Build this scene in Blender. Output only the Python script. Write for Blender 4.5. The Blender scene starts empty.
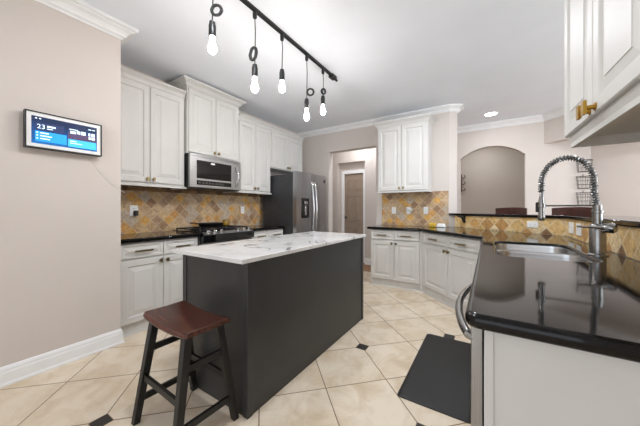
import bpy, bmesh, math, random
from mathutils import Vector, Matrix
random.seed(7)
S = bpy.context.scene
COL = S.collection
PI = math.pi
R = math.radians

# ------------------------------------------------------------------ camera, world, lights, exposure
cam = bpy.data.objects.new('camera', bpy.data.cameras.new('camera'))
COL.objects.link(cam)
cam.location = (0, 0, 1.19)
cam.rotation_euler = (R(90), 0, R(32.647))
cam.data.sensor_width = 36
cam.data.lens = 36 * 263 / 640
cam.data.shift_y = -4 / 640
cam.data.clip_start = 0.03
S.camera = cam

w = bpy.data.worlds.new('world')
S.world = w
w.use_nodes = True
w.node_tree.nodes['Background'].inputs[0].default_value = (0.91, 0.985, 1.07, 1)
w.node_tree.nodes['Background'].inputs[1].default_value = 1.42

def area(name, loc, rot, sx, sy, power, col=(1, 1, 1)):
    l = bpy.data.lights.new(name, 'AREA')
    l.shape = 'RECTANGLE'; l.size = sx; l.size_y = sy; l.energy = power; l.color = col
    o = bpy.data.objects.new(name, l); COL.objects.link(o)
    o.location = loc; o.rotation_euler = rot
    return o
# daylight from the breakfast room windows behind the camera and the dining room windows on the right
area('window_daylight', (-0.8, -3.2, 1.5), (R(90), 0, 0), 4.5, 2.2, 12, (0.9, 0.97, 1.06))
area('dining_daylight', (4.2, 2.6, 1.6), (R(90), 0, R(75)), 3.0, 2.0, 120, (0.9, 0.97, 1.06))
def lamp(name, loc, power, r=.07):
    l = bpy.data.lights.new(name, 'AREA'); l.shape = 'DISK'; l.size = 2 * r; l.energy = power; l.color = (.93, .97, 1.02)
    o = bpy.data.objects.new(name, l); COL.objects.link(o); o.location = loc
for i, (x, y, pw) in enumerate(((0.035, 5.12, 5), (-0.1, 6.8, 9), (-2.25, 4.86, 8), (1.6, 4.3, 12), (-1.1, .85, 15), (-.5, 3.1, 19))):   # first lights the can by the arch; the rest are added fill without fixtures
    lamp('recessed_and_fill_lamp', (x, y, 2.785), pw)
BULB = 95.0

S.view_settings.view_transform = 'Standard'
S.view_settings.look = 'None'
S.view_settings.gamma = 1
S.view_settings.use_curve_mapping = False
S.view_settings.exposure = 0.26
S.cycles.max_bounces = 8
S.cycles.diffuse_bounces = 5
S.cycles.sample_clamp_indirect = 6

# ------------------------------------------------------------------ materials
def lin(c):
    return tuple(((v / 255) / 12.92 if v / 255 <= .04045 else ((v / 255 + .055) / 1.055) ** 2.4) for v in c) + (1,)

class NT:
    def __init__(s, name):
        s.m = bpy.data.materials.new(name); s.m.use_nodes = True
        s.t = s.m.node_tree; s.b = s.t.nodes['Principled BSDF']
    def n(s, typ, **kw):
        o = s.t.nodes.new(typ)
        for k, v in kw.items(): setattr(o, k, v)
        return o
    def link(s, a, b): s.t.links.new(a, b)
    def put(s, sock, v):
        if isinstance(v, bpy.types.NodeSocket): s.link(v, sock)
        else: sock.default_value = v
    def math(s, op, a, b=0.0, c=0.0):
        o = s.n('ShaderNodeMath', operation=op)
        for i, v in enumerate((a, b, c)): s.put(o.inputs[i], v)
        return o.outputs[0]
    def mix(s, fac, a, b, blend='MIX'):
        o = s.n('ShaderNodeMix', data_type='RGBA', blend_type=blend)
        s.put(o.inputs[0], fac); s.put(o.inputs[6], a); s.put(o.inputs[7], b)
        return o.outputs[2]
    def obj(s): return s.n('ShaderNodeTexCoord').outputs['Object']
    def noise(s, vec, scale, detail=3.0, rough=.5, dist=0.0):
        o = s.n('ShaderNodeTexNoise')
        s.link(vec, o.inputs['Vector']); o.inputs['Scale'].default_value = scale
        o.inputs['Detail'].default_value = detail; o.inputs['Roughness'].default_value = rough
        o.inputs['Distortion'].default_value = dist
        return o.outputs['Fac']
    def ramp(s, fac, stops, interp='LINEAR'):
        o = s.n('ShaderNodeValToRGB'); o.color_ramp.interpolation = interp
        e = o.color_ramp.elements
        while len(e) < len(stops): e.new(.5)
        for x, (p, c) in zip(e, stops): x.position = p; x.color = c
        s.put(o.inputs[0], fac)
        return o.outputs[0]
    def bump(s, h, strength=.2, dist=.01):
        o = s.n('ShaderNodeBump'); o.inputs['Strength'].default_value = strength; o.inputs['Distance'].default_value = dist
        s.put(o.inputs['Height'], h); s.link(o.outputs[0], s.b.inputs['Normal'])
    def scale(s, vec, k):
        o = s.n('ShaderNodeMapping'); s.link(vec, o.inputs[0]); o.inputs['Scale'].default_value = k
        return o.outputs[0]

def plain(name, c, rough=.5, metal=0.0, var=.03, nscale=9, spec=.5, bump=0.0, bscale=60, coat=0.0):
    m = NT(name); v = m.obj()
    f = m.noise(v, nscale, 3)
    a = lin([min(255, x * (1 - var)) for x in c]); b = lin([min(255, x * (1 + var)) for x in c])
    m.put(m.b.inputs['Base Color'], m.ramp(f, [(.3, a), (.7, b)]))
    m.b.inputs['Roughness'].default_value = rough; m.b.inputs['Metallic'].default_value = metal
    m.b.inputs['Specular IOR Level'].default_value = spec
    m.b.inputs['Coat Weight'].default_value = coat
    if bump: m.bump(m.noise(v, bscale, 2), bump, .004)
    return m.m

M = {}
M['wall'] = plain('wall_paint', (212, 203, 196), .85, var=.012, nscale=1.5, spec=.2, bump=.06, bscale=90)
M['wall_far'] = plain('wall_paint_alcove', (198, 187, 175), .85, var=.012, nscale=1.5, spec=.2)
M['ceil'] = plain('ceiling_paint', (238, 242, 248), .9, var=.01, nscale=2, spec=.1, bump=.08, bscale=120)
M['trim'] = plain('trim_paint', (240, 240, 240), .4, var=.008)
M['cab'] = plain('cabinet_paint', (213, 211, 207), .5, var=.01, nscale=4, spec=.3)
M['island'] = plain('island_paint', (49, 49, 49), .42, var=.05, nscale=5)
M['toe'] = plain('toe_paint', (210, 208, 204), .5)
M['brass'] = plain('brushed_brass', (190, 150, 66), .3, 1.0, var=.04, nscale=30)
M['bronze'] = plain('aged_brass', (150, 132, 92), .32, 1.0, var=.06, nscale=30)
M['chrome'] = plain('chrome', (205, 205, 205), .14, 1.0, var=.02)
M['nickel'] = plain('brushed_nickel', (148, 147, 145), .26, 1.0, var=.04, nscale=40)
M['black'] = plain('black_plastic', (22, 22, 23), .4, var=.1)
M['gloss'] = plain('black_glass', (13, 13, 15), .06, var=.05, spec=.6)
M['iron'] = plain('cast_iron', (26, 26, 27), .6, var=.12, nscale=60, bump=.2, bscale=200)
M['white'] = plain('white_plastic', (242, 242, 240), .35, var=.006)
M['slot'] = plain('dark_slot', (70, 68, 66), .6)
M['darkmetal'] = plain('fridge_side', (68, 69, 72), .45, .4, var=.05)
M['door'] = plain('taupe_door', (158, 140, 124), .5, var=.02)
M['legs'] = plain('black_painted_wood', (15, 15, 15), .45, var=.2, nscale=30)
M['mat'] = plain('rubber_mat', (23, 22, 22), .55, var=.06, nscale=5, bump=.1, bscale=120)
M['amber'] = plain('amber_glass', (160, 126, 48), .2, var=.1)
M['sponge'] = plain('yellow_sponge', (206, 170, 62), .9, var=.12, nscale=60, bump=.5, bscale=150)
M['brownwood'] = plain('chair_wood', (70, 36, 28), .35, var=.2, nscale=14)
M['wood_floor'] = plain('hall_wood', (150, 112, 80), .5, var=.2, nscale=12)
M['wire'] = plain('black_wire', (44, 42, 40), .5)
M['hose'] = plain('grey_hose', (92, 92, 92), .45)
M['cord'] = plain('black_cord', (30, 30, 30), .6)
M['whitecord'] = plain('white_cord', (232, 226, 218), .6)
M['underside'] = plain('cabinet_underside', (206, 206, 204), .6, var=.01)

def steel(name, c, rough, vertical=True, metal=1.0, aniso=.0):
    m = NT(name); v = m.obj()
    k = (3, 3, 160) if not vertical else (120, 120, 2)
    f = m.noise(m.scale(v, k), 1.0, 3)
    a = lin([x * .92 for x in c]); b = lin([min(255, x * 1.06) for x in c])
    m.put(m.b.inputs['Base Color'], m.ramp(f, [(.3, a), (.7, b)]))
    m.b.inputs['Metallic'].default_value = metal
    m.put(m.b.inputs['Roughness'], m.math('MULTIPLY_ADD', f, .12, rough - .05))
    m.bump(f, .06, .002)
    return m.m
M['steel'] = steel('stainless_steel', (168, 168, 168), .3)
M['steel_h'] = steel('stainless_steel_microwave', (176, 175, 173), .32, False)
M['fridge'] = steel('fridge_steel', (176, 177, 180), .3)
M['basin'] = steel('sink_steel', (196, 196, 196), .24, False)

def emit(name, c, s):
    m = NT(name)
    m.b.inputs['Base Color'].default_value = lin(c)
    m.b.inputs['Emission Color'].default_value = lin(c); m.b.inputs['Emission Strength'].default_value = s
    return m.m
M['bulb'] = emit('lit_bulb', (255, 250, 246), BULB)
M['canlight'] = emit('lit_can_lens', (255, 246, 236), 14)

def granite():
    m = NT('black_granite'); v = m.obj()
    f = m.noise(v, 420, 2, .6); g = m.noise(v, 130, 3, .6)
    c = m.mix(m.ramp(f, [(.62, (0, 0, 0, 1)), (.74, (1, 1, 1, 1))]), lin((15, 14, 14)), lin((70, 64, 60)))
    c = m.mix(m.ramp(g, [(.66, (0, 0, 0, 1)), (.76, (.6, .6, .6, 1))]), c, lin((58, 50, 46)))
    m.put(m.b.inputs['Base Color'], c)
    m.b.inputs['Roughness'].default_value = .06; m.b.inputs['IOR'].default_value = 1.5
    m.b.inputs['Specular IOR Level'].default_value = .27
    return m.m
M['granite'] = granite()

def quartz():
    m = NT('white_veined_quartz'); v = m.obj()
    wv = m.noise(v, 1.6, 4, .55, 1.2)
    d = m.math('ABSOLUTE', m.math('SUBTRACT', wv, .5))
    thin = m.ramp(d, [(0, (1, 1, 1, 1)), (.016, (0, 0, 0, 1))])
    gate = m.ramp(m.noise(v, 2.3, 2), [(.47, (0, 0, 0, 1)), (.6, (1, 1, 1, 1))])
    f = m.math('MULTIPLY', thin, gate)
    soft = m.ramp(m.noise(v, 3.0, 4, .6, .8), [(.4, (0, 0, 0, 1)), (.75, (1, 1, 1, 1))])
    c = m.mix(soft, lin((228, 227, 226)), lin((205, 204, 203)))
    c = m.mix(m.math('MULTIPLY', f, .9), c, lin((80, 80, 83)))
    m.put(m.b.inputs['Base Color'], c)
    m.b.inputs['Roughness'].default_value = .16
    return m.m
M['quartz'] = quartz()

def floor_tile():
    m = NT('beige_floor_tile')
    sep = m.n('ShaderNodeSeparateXYZ'); v = m.obj(); m.link(v, sep.inputs[0])
    x, y = sep.outputs[0], sep.outputs[1]
    r2 = 1 / math.sqrt(2)
    a = m.math('DIVIDE', m.math('SUBTRACT', m.math('MULTIPLY', m.math('ADD', x, y), r2), .843), .431)
    b = m.math('DIVIDE', m.math('ADD', m.math('MULTIPLY', m.math('SUBTRACT', x, y), r2), 2.14), .442)
    def edge(t, size):
        return m.math('MULTIPLY', m.math('ABSOLUTE', m.math('SUBTRACT', t, m.math('ROUND', t))), size)
    ea, eb = edge(a, .431), edge(b, .442)
    grout = m.math('LESS_THAN', m.math('MINIMUM', ea, eb), .0034)
    # the black corner dots: every second corner, staggered by one row on the left
    shift = m.math('LESS_THAN', a, -3.0)
    bb = m.math('ADD', b, shift)
    def ev(t, size):
        h = m.math('MULTIPLY', t, .5)
        return m.math('MULTIPLY', m.math('ABSOLUTE', m.math('SUBTRACT', h, m.math('ROUND', h))), 2 * size)
    dd = m.math('ADD', m.math('ADD', ev(a, .431), ev(bb, .442)), m.math('LESS_THAN', b, -.9))
    dot = m.math('LESS_THAN', dd, .060)
    dotg = m.math('LESS_THAN', dd, .0645)
    cell = m.n('ShaderNodeCombineXYZ')
    m.link(m.math('FLOOR', a), cell.inputs[0]); m.link(m.math('FLOOR', b), cell.inputs[1])
    wn = m.n('ShaderNodeTexWhiteNoise'); m.link(cell.outputs[0], wn.inputs['Vector'])
    base = m.ramp(wn.outputs[0], [(0, lin((226, 211, 190))), (1, lin((234, 220, 200)))])
    va = m.n('ShaderNodeVectorMath', operation='ADD'); m.link(v, va.inputs[0]); m.link(wn.outputs['Color'], va.inputs[1])
    mot = m.noise(va.outputs[0], 5, 6, .62, .6)
    c = m.mix(m.ramp(mot, [(.42, (0, 0, 0, 1)), (.66, (1, 1, 1, 1))]), base, lin((210, 190, 162)))
    fleck = m.ramp(m.noise(va.outputs[0], 38, 3, .7), [(.66, (0, 0, 0, 1)), (.76, (.5, .5, .5, 1))])
    c = m.mix(fleck, c, lin((180, 160, 134)))
    c = m.mix(grout, c, lin((136, 112, 86)))
    c = m.mix(dotg, c, lin((136, 112, 86)))
    c = m.mix(dot, c, lin((34, 32, 32)))
    m.put(m.b.inputs['Base Color'], c)
    m.put(m.b.inputs['Roughness'], m.math('MULTIPLY_ADD', mot, .2, .3))
    m.b.inputs['Specular IOR Level'].default_value = .4
    m.bump(m.math('SUBTRACT', 1.0, grout), .25, .003)
    return m.m
M['floor'] = floor_tile()

def stone(name, size, cols, diag=True, grout=(206, 188, 160), ratio=1.0, off=(0, 0)):
    """tumbled stone on an upright panel: object X along the wall, Z up"""
    m = NT(name); v = m.obj()
    sep = m.n('ShaderNodeSeparateXYZ'); m.link(v, sep.inputs[0])
    x = m.math('ADD', sep.outputs[0], off[0]); z = m.math('ADD', sep.outputs[2], off[1])
    if diag:
        a = m.math('DIVIDE', m.math('ADD', x, z), size * math.sqrt(2))
        b = m.math('DIVIDE', m.math('SUBTRACT', x, z), size * math.sqrt(2))
    else:
        a = m.math('DIVIDE', x, size * ratio); b = m.math('DIVIDE', z, size)
    wob = m.math('MULTIPLY', m.math('SUBTRACT', m.noise(v, 30, 2), .5), .05)
    a2 = m.math('ADD', a, wob); b2 = m.math('ADD', b, wob)
    def edge(t): return m.math('ABSOLUTE', m.math('SUBTRACT', t, m.math('ROUND', t)))
    e = m.math('MINIMUM', edge(a2), edge(b2))
    g = m.ramp(e, [(.025, (1, 1, 1, 1)), (.06, (0, 0, 0, 1))])
    cell = m.n('ShaderNodeCombineXYZ'); m.link(m.math('FLOOR', a2), cell.inputs[0]); m.link(m.math('FLOOR', b2), cell.inputs[1])
    wn = m.n('ShaderNodeTexWhiteNoise'); m.link(cell.outputs[0], wn.inputs['Vector'])
    n = len(cols)
    base = m.ramp(wn.outputs[0], [(i / n, lin(c)) for i, c in enumerate(cols)], 'CONSTANT')
    va = m.n('ShaderNodeVectorMath', operation='ADD'); m.link(v, va.inputs[0]); m.link(wn.outputs['Color'], va.inputs[1])
    mot = m.noise(va.outputs[0], 26, 6, .7, .8)
    c = m.mix(m.ramp(mot, [(.38, (0, 0, 0, 1)), (.75, (.75, .75, .75, 1))]), base, lin((122, 92, 64)))
    mot2 = m.noise(va.outputs[0], 14, 4, .6)
    c = m.mix(m.ramp(mot2, [(.55, (0, 0, 0, 1)), (.75, (.4, .4, .4, 1))]), c, lin((234, 216, 188)))
    c = m.mix(m.math('MULTIPLY', g, .7), c, lin(grout))
    m.put(m.b.inputs['Base Color'], c); m.b.inputs['Roughness'].default_value = .55
    m.b.inputs['Specular IOR Level'].default_value = .3
    m.bump(m.math('SUBTRACT', m.math('SUBTRACT', 1.0, g), m.math('MULTIPLY', mot, .3)), .5, .004)
    return m.m
SC = [(214, 184, 146), (198, 164, 124), (226, 194, 146), (168, 134, 102), (206, 190, 170), (232, 180, 100), (184, 152, 122), (210, 176, 134), (222, 194, 160), (222, 168, 100)]
M['splash'] = stone('slate_diamond_tile', .098, SC)
M['splash_border'] = stone('slate_border_tile', .09, [(128, 100, 72), (148, 116, 78), (108, 84, 64), (160, 124, 80)], False, (140, 116, 88), 1.15)
M['splash_gold'] = stone('gold_diamond_tile', .145, [(240, 202, 138), (236, 194, 122), (244, 218, 168), (232, 194, 130), (240, 206, 150), (238, 196, 126), (242, 212, 156), (206, 158, 98), (140, 108, 78), (228, 180, 112)], True, (226, 206, 170), off=(.05, .03))

def seat_wood():
    m = NT('stool_seat_wood'); v = m.obj()
    f = m.noise(m.scale(v, (2.2, 26, 26)), 1.6, 5, .6, 1.0)
    c = m.ramp(f, [(.3, lin((42, 20, 14))), (.55, lin((80, 41, 30))), (.75, lin((112, 64, 47)))])
    m.put(m.b.inputs['Base Color'], c); m.b.inputs['Roughness'].default_value = .22
    m.bump(f, .12, .003)
    return m.m
M['seat'] = seat_wood()

def screen():
    m = NT('lit_screen'); v = m.obj()
    sep = m.n('ShaderNodeSeparateXYZ'); m.link(v, sep.inputs[0])
    f = m.noise(v, 14, 2)
    t = m.math('ADD', m.math('MULTIPLY', sep.outputs[2], -4.0), m.math('MULTIPLY', f, .5))
    c = m.ramp(t, [(.0, lin((24, 48, 92))), (.3, lin((24, 84, 150))), (.62, lin((20, 130, 214)))])
    m.put(m.b.inputs['Emission Color'], c); m.b.inputs['Emission Strength'].default_value = .75
    m.b.inputs['Base Color'].default_value = (.01, .01, .02, 1); m.b.inputs['Roughness'].default_value = .2
    return m.m
M['screen'] = screen()
M['ui_white'] = emit('screen_white', (214, 232, 246), .85)
M['ui_blue'] = emit('screen_blue', (24, 140, 232), .8)
M['ui_cyan'] = emit('screen_cyan', (60, 170, 226), .8)
M['ui_dark'] = emit('screen_dark', (22, 40, 84), .7)
M['ui_maroon'] = emit('screen_maroon', (66, 50, 84), .7)

# ------------------------------------------------------------------ geometry helpers
def obj(name, bm, mat, parent=None, loc=(0, 0, 0), rot=(0, 0, 0), bevel=0.0, smooth=False, seg=2):
    bmesh.ops.recalc_face_normals(bm, faces=bm.faces[:])
    me = bpy.data.meshes.new(name); bm.to_mesh(me); bm.free()
    for mm in (mat if isinstance(mat, (list, tuple)) else [mat]):
        me.materials.append(M[mm] if isinstance(mm, str) else mm)
    o = bpy.data.objects.new(name, me); COL.objects.link(o)
    o.parent = parent; o.location = loc; o.rotation_euler = rot
    if smooth:
        for p in me.polygons: p.use_smooth = True
    if bevel:
        b = o.modifiers.new('bevel', 'BEVEL'); b.width = bevel; b.segments = seg; b.limit_method = 'ANGLE'; b.angle_limit = R(40)
        for p in me.polygons: p.use_smooth = True
        me.set_sharp_from_angle(angle=R(35))
    elif smooth:
        me.set_sharp_from_angle(angle=R(50))
    return o

def empty(name, label, cat, loc=(0, 0, 0), rz=0.0, group=None):
    o = bpy.data.objects.new(name, None); COL.objects.link(o)
    o.empty_display_size = .05
    o.location = (tuple(loc) + (0,))[:3]; o.rotation_euler = (0, 0, rz)
    return tag(o, label, cat, group)
def tag(o, label, cat, group=None):
    o['label'] = label; o['category'] = cat
    if group: o['group'] = group
    return o
def struct(o, label=None):
    o['kind'] = 'structure'
    if label: o['label'] = label
    return o
def relabel(o, label): o['label'] = label; return o

def box(bm, x0, x1, y0, y1, z0, z1):
    vs = [bm.verts.new(p) for p in ((x0, y0, z0), (x1, y0, z0), (x1, y1, z0), (x0, y1, z0), (x0, y0, z1), (x1, y0, z1), (x1, y1, z1), (x0, y1, z1))]
    for f in ((0, 3, 2, 1), (4, 5, 6, 7), (0, 1, 5, 4), (1, 2, 6, 5), (2, 3, 7, 6), (3, 0, 4, 7)): bm.faces.new([vs[i] for i in f])
    return bm
def B(*a): return box(bmesh.new(), *a)

def prism(bm, pts, z0, z1):
    n = len(pts)
    lo = [bm.verts.new((p[0], p[1], z0)) for p in pts]; hi = [bm.verts.new((p[0], p[1], z1)) for p in pts]
    bm.faces.new(lo[::-1]); bm.faces.new(hi)
    for i in range(n): bm.faces.new((lo[i], lo[(i + 1) % n], hi[(i + 1) % n], hi[i]))
    return bm

def bridge(bm, loops, closed=True, cap0=True, cap1=True):
    rows = [[bm.verts.new(p) for p in l] for l in loops]
    for a, b in zip(rows, rows[1:]):
        n = len(a)
        for i in range(n if closed else n - 1):
            bm.faces.new((a[i], a[(i + 1) % n], b[(i + 1) % n], b[i]))
    if closed and cap0: bm.faces.new(rows[0][::-1])
    if closed and cap1: bm.faces.new(rows[-1])
    return bm

def tube(bm, pts, r, n=10, cap=True):
    pts = [Vector(p) for p in pts]
    rr = r if isinstance(r, (list, tuple)) else [r] * len(pts)
    loops = []; up = None
    for i, p in enumerate(pts):
        d = (pts[min(i + 1, len(pts) - 1)] - pts[max(i - 1, 0)]).normalized()
        if up is None:
            up = Vector((0, 0, 1)) if abs(d.z) < .9 else Vector((1, 0, 0))
        u = (up - d * up.dot(d)).normalized(); up = u; v = d.cross(u)
        loops.append([p + (u * math.cos(2 * PI * k / n) + v * math.sin(2 * PI * k / n)) * rr[i] for k in range(n)])
    return bridge(bm, loops, True, cap, cap)
def T(pts, r, n=10): return tube(bmesh.new(), pts, r, n)

def lathe(bm, prof, n=24, c=(0, 0, 0), cap=True):
    loops = [[(c[0] + r * math.cos(2 * PI * k / n), c[1] + r * math.sin(2 * PI * k / n), c[2] + z) for k in range(n)] for r, z in prof]
    return bridge(bm, loops, True, cap, cap)
def L(prof, n=24, c=(0, 0, 0)): return lathe(bmesh.new(), prof, n, c)

def sweep(bm, path, prof, side=1, closed=False):
    """profile [(out, z)] carried along a flat path; side = +1 puts 'out' on the left of the travel direction"""
    P = [Vector((p[0], p[1])) for p in path]; n = len(P)
    loops = []
    for i in range(n):
        ns = []
        for a, b in ((i - 1, i), (i, i + 1)):
            if closed or (a >= 0 and b < n):
                d = (P[b % n] - P[a % n]).normalized(); ns.append(Vector((-d.y, d.x)) * side)
        m = ns[0] if len(ns) == 1 else (ns[0] + ns[1]) / (1 + ns[0].dot(ns[1]))
        loops.append([(P[i].x + m.x * o, P[i].y + m.y * o, z) for o, z in prof])
    if closed: loops.append(loops[0])
    return bridge(bm, loops, True, not closed, not closed)

def rrect(x0, x1, y0, y1, r, n=6):
    out = []
    for cx, cy, a0 in ((x1 - r, y1 - r, 0), (x0 + r, y1 - r, 90), (x0 + r, y0 + r, 180), (x1 - r, y0 + r, 270)):
        for k in range(n + 1):
            a = R(a0 + 90 * k / n); out.append((cx + r * math.cos(a), cy + r * math.sin(a)))
    return out

def panel_bm(x0, x1, z0, z1, t=.02, rail=.055, raised=True, y=0.0):
    """cabinet door or drawer front, front face towards -Y"""
    bm = bmesh.new()
    w_, h_ = x1 - x0, z1 - z0
    rail = min(rail, w_ * .3, h_ * .28)
    steps = [(0, 0), (0, t - .005), (.005, t), (rail, t), (rail + .004, t - .004), (rail + .008, t - .011), (rail + .018, t - .011)]
    if raised:
        k = min(.035, min(w_, h_) * .16)
        steps += [(rail + .018 + k, t - .003), (rail + .019 + k, t), (rail + .022 + k, t)]
    loops = []
    for i, d in steps:
        i = min(i, w_ * .48, h_ * .48)
        loops.append([(x0 + i, y - d, z0 + i), (x1 - i, y - d, z0 + i), (x1 - i, y - d, z1 - i), (x0 + i, y - d, z1 - i)])
    return bridge(bm, loops)

def knob_bm(x, z, y, s=1.3):
    bm = bmesh.new()
    tube(bm, [(x, y, z), (x, y - .004, z)], .009 * s, 10)
    k = max(1, s / 1.25)
    tube(bm, [(x, y - .003, z), (x, y - .022 * k, z)], .005 * s, 8)
    box(bm, x - .008 * s, x + .008 * s, y - .020 * k - .011, y - .02 * k, z - .015 * s, z + .015 * s)
    return bm
def pull_bm(x, z, y, l=.155):
    bm = bmesh.new()
    for s in (-1, 1): tube(bm, [(x + s * l * .36, y, z), (x + s * l * .36, y - .026, z)], .005, 8)
    box(bm, x - l / 2, x + l / 2, y - .037, y - .024, z - .008, z + .008)
    return bm

CROWN = [(0, 0), (.008, 0), (.012, .012), (.02, .02), (.05, .05), (.058, .062), (.062, .078), (.062, .085), (0, .085)]
def crown_prof(z0, h=.095, d=.09):
    return [(-.002, z0), (.008, z0), (.012, z0 + h * .12), (d * .3, z0 + h * .22), (d * .34, z0 + h * .36), (d * .5, z0 + h * .52), (d * .74, z0 + h * .64), (d * .8, z0 + h * .66), (d * .8, z0 + h * .72), (d, z0 + h * .76), (d, z0 + h), (-.002, z0 + h)]

def base_cabinet(label, loc, rz, width, splits=2, depth=.58, drawers=True, filler=0.0, group='white base cabinets'):
    r = empty('base_cabinet', label, 'cabinet', loc, rz, group)
    obj('body', B(0, width, 0, depth, .1, .873), 'cab', r)
    obj('toe_kick', B(.0, width, .018, .05, 0, .1), 'toe', r)
    obj('shoe_molding', sweep(bmesh.new(), [(0, .018), (width, .018)], [(0, 0), (.012, 0), (.006, .015), (0, .018)], -1), 'cab', r)
    dw = (width - filler) / splits
    for i in range(splits):
        x0 = filler + i * dw + (.012 if i == 0 else .003); x1 = filler + (i + 1) * dw - (.012 if i == splits - 1 else .003)
        d = obj('door', panel_bm(x0, x1, .115, .705), 'cab', r, smooth=False)
        kx = x1 - .03 if i % 2 == 0 else x0 + .03
        obj('knob', knob_bm(kx, .668, -.02), 'bronze', d)
        if drawers:
            d = obj('drawer', panel_bm(x0, x1, .722, .862, rail=.022, raised=True), 'cab', r)
            obj('pull', pull_bm((x0 + x1) / 2, .79, -.02), 'bronze', d)
    return r

def wall_cabinet(label, loc, rz, width, z0, z1, depth=.33, splits=2, crown=.08, cd=.6, railin=.016, knob='bronze', ends=(True, True), rail=.03, group='white wall cabinets', ks=1.3, kz=.05):
    r = empty('wall_cabinet', label, 'cabinet', (loc[0], loc[1], z0), rz, group)
    h = z1 - z0
    obj('body', B(0, width, 0, depth, 0, h - crown * .5), 'cab', r)
    if rail: obj('light_rail', sweep(bmesh.new(), [(0, depth), (0, 0), (width, 0), (width, depth)], [(0, 0), (-.018 + railin, 0), (-.018 + railin, -rail), (.004 + railin, -rail), (.004 + railin, -rail * .5)], -1), 'cab', r)
    dw = width / splits
    for i in range(splits):
        x0 = i * dw + (.014 if i == 0 else .003); x1 = (i + 1) * dw - (.014 if i == splits - 1 else .003)
        d = obj('door', panel_bm(x0, x1, .012, h - crown - .012), 'cab', r)
        kx = x1 - .028 if i % 2 == 0 else x0 + .028
        obj('knob', knob_bm(kx, kz, -.02, ks), knob, d)
    if crown:
        path = [(0, 0), (width, 0)]
        if ends[0]: path = [(0, depth)] + path
        if ends[1]: path = path + [(width, depth)]
        c = crown_prof(h - crown, crown, crown * cd)
        obj('crown_molding', sweep(bmesh.new(), path, c, -1), 'cab', r)
    return r

# ------------------------------------------------------------------ the setting
CZ = 2.80
BY = 4.55          # kitchen back wall
def st(name, bm, mat, **k): return struct(obj(name, bm, mat, **k))
st('floor', B(-3.6, 5, -3.4, 4.7, -.05, 0), 'floor')
st('floor_hall', B(-4.2, -.42, 4.7, 7, -.05, 0), 'wood_floor')
st('floor_dining', B(-.42, 5, 4.7, 8.2, -.05, 0), 'wood_floor')
st('ceiling', B(-4.2, 5, -3.4, 8.2, CZ, CZ + .1), 'ceil')
st('wall_left', B(-3.6, -2.75, -3.4, 1.012, 0, CZ), 'wall')
st('wall_recess', B(-3.6, -3.43, 1.012, 7, 0, CZ), 'wall')
bm = bmesh.new()
box(bm, -3.43, -2.71, BY, BY + .16, 0, CZ); box(bm, -2.71, -1.71, BY, BY + .16, 2.335, CZ)
prism(bm, [(-1.71, BY), (-.52, BY), (-.42, BY + .06), (-.42, BY + .16), (-1.71, BY + .16)], 0, CZ)
st('wall_back', bm, 'wall')
# hall seen through the opening: inner wall with a niche, door at its back
HY = 5.3
bm = bmesh.new()
box(bm, -3.43, -2.915, HY, HY + .12, 0, CZ); box(bm, -2.245, -1.2, HY, HY + .12, 0, CZ); box(bm, -2.915, -2.245, HY, HY + .12, 2.235, CZ)
st('wall_hall', bm, 'wall')
bm = bmesh.new()
DX0, DX1, DZ = -2.80, -2.33, 1.985
DYW = HY + .12
box(bm, -3.1, DX0 - .005, DYW, DYW + .1, 0, CZ); box(bm, DX1 + .005, -1.9, DYW, DYW + .1, 0, CZ); box(bm, DX0 - .005, DX1 + .005, DYW, DYW + .1, DZ + .005, CZ)
st('wall_hall_niche', bm, 'wall')
st('wall_hall_side', B(-1.4, -1.28, BY + .16, HY, 0, CZ), 'wall')
# hall door
d = st('door_1', B(DX0, DX1, DYW + .02, DYW + .055, .005, DZ), 'door')
for (a, b) in ((.16, .78), (.9, 1.5), (1.6, 1.86)):
    for (p, q) in ((.06, .215), (.255, .41)):
        obj('door_panel', bridge(bmesh.new(), [[(DX0 + p + i, DYW + .02 - o * 2.2, a + i), (DX0 + q - i, DYW + .02 - o * 2.2, a + i), (DX0 + q - i, DYW + .02 - o * 2.2, b - i), (DX0 + p + i, DYW + .02 - o * 2.2, b - i)] for i, o in ((0, -.004), (0, .004), (.01, .004), (.014, .0003), (.024, .0003), (.04, .004), (.045, .004))]), 'door', d)
h = bmesh.new(); lathe(h, [(.024, 0), (.024, .006), (.01, .012), (.01, .03), (.022, .04), (.026, .055), (.018, .068), (.0, .07)], 16)
obj('door_handle', h, 'nickel', d, (DX0 + .045, DYW + .02, 1.0), (R(90), 0, 0), smooth=True)
cs = bmesh.new()
for a in (DX0 - .07, DX1 + .0): box(cs, a, a + .07, DYW - .018, DYW, 0, DZ + .075)
box(cs, DX0, DX1, DYW - .018, DYW, DZ + .005, DZ + .075)
st('trim_1', cs, 'trim', bevel=.004)

# room beyond the bar
AY = 5.9
def arch_wall():
    bm = bmesh.new()
    x0, x1, zs, zt = -.475, .55, 2.17, 2.375
    # arc through the springing points
    hw = (x1 - x0) / 2; s = zt - zs; rad = (hw * hw + s * s) / (2 * s); cz = zt - rad; cx = (x0 + x1) / 2
    a0 = math.asin(hw / rad); N = 20
    arc = [(cx + rad * math.sin(-a0 + 2 * a0 * i / N), cz + rad * math.cos(-a0 + 2 * a0 * i / N)) for i in range(N + 1)]
    X0, X1 = -1.3, 1.385
    for (a, b) in ((X0, x0), (x1, X1)): box(bm, a, b, AY, AY + .16, 0, CZ)
    for (p, q) in zip(arc, arc[1:]):
        vs = [bm.verts.new(v) for y in (AY, AY + .16) for v in ((p[0], y, p[1]), (q[0], y, q[1]), (q[0], y, CZ), (p[0], y, CZ))]
        for f in ((0, 1, 2, 3), (7, 6, 5, 4), (0, 4, 5, 1), (3, 2, 6, 7)): bm.faces.new([vs[i] for i in f])
    return bm
st('wall_arch', arch_wall(), 'wall')
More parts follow.
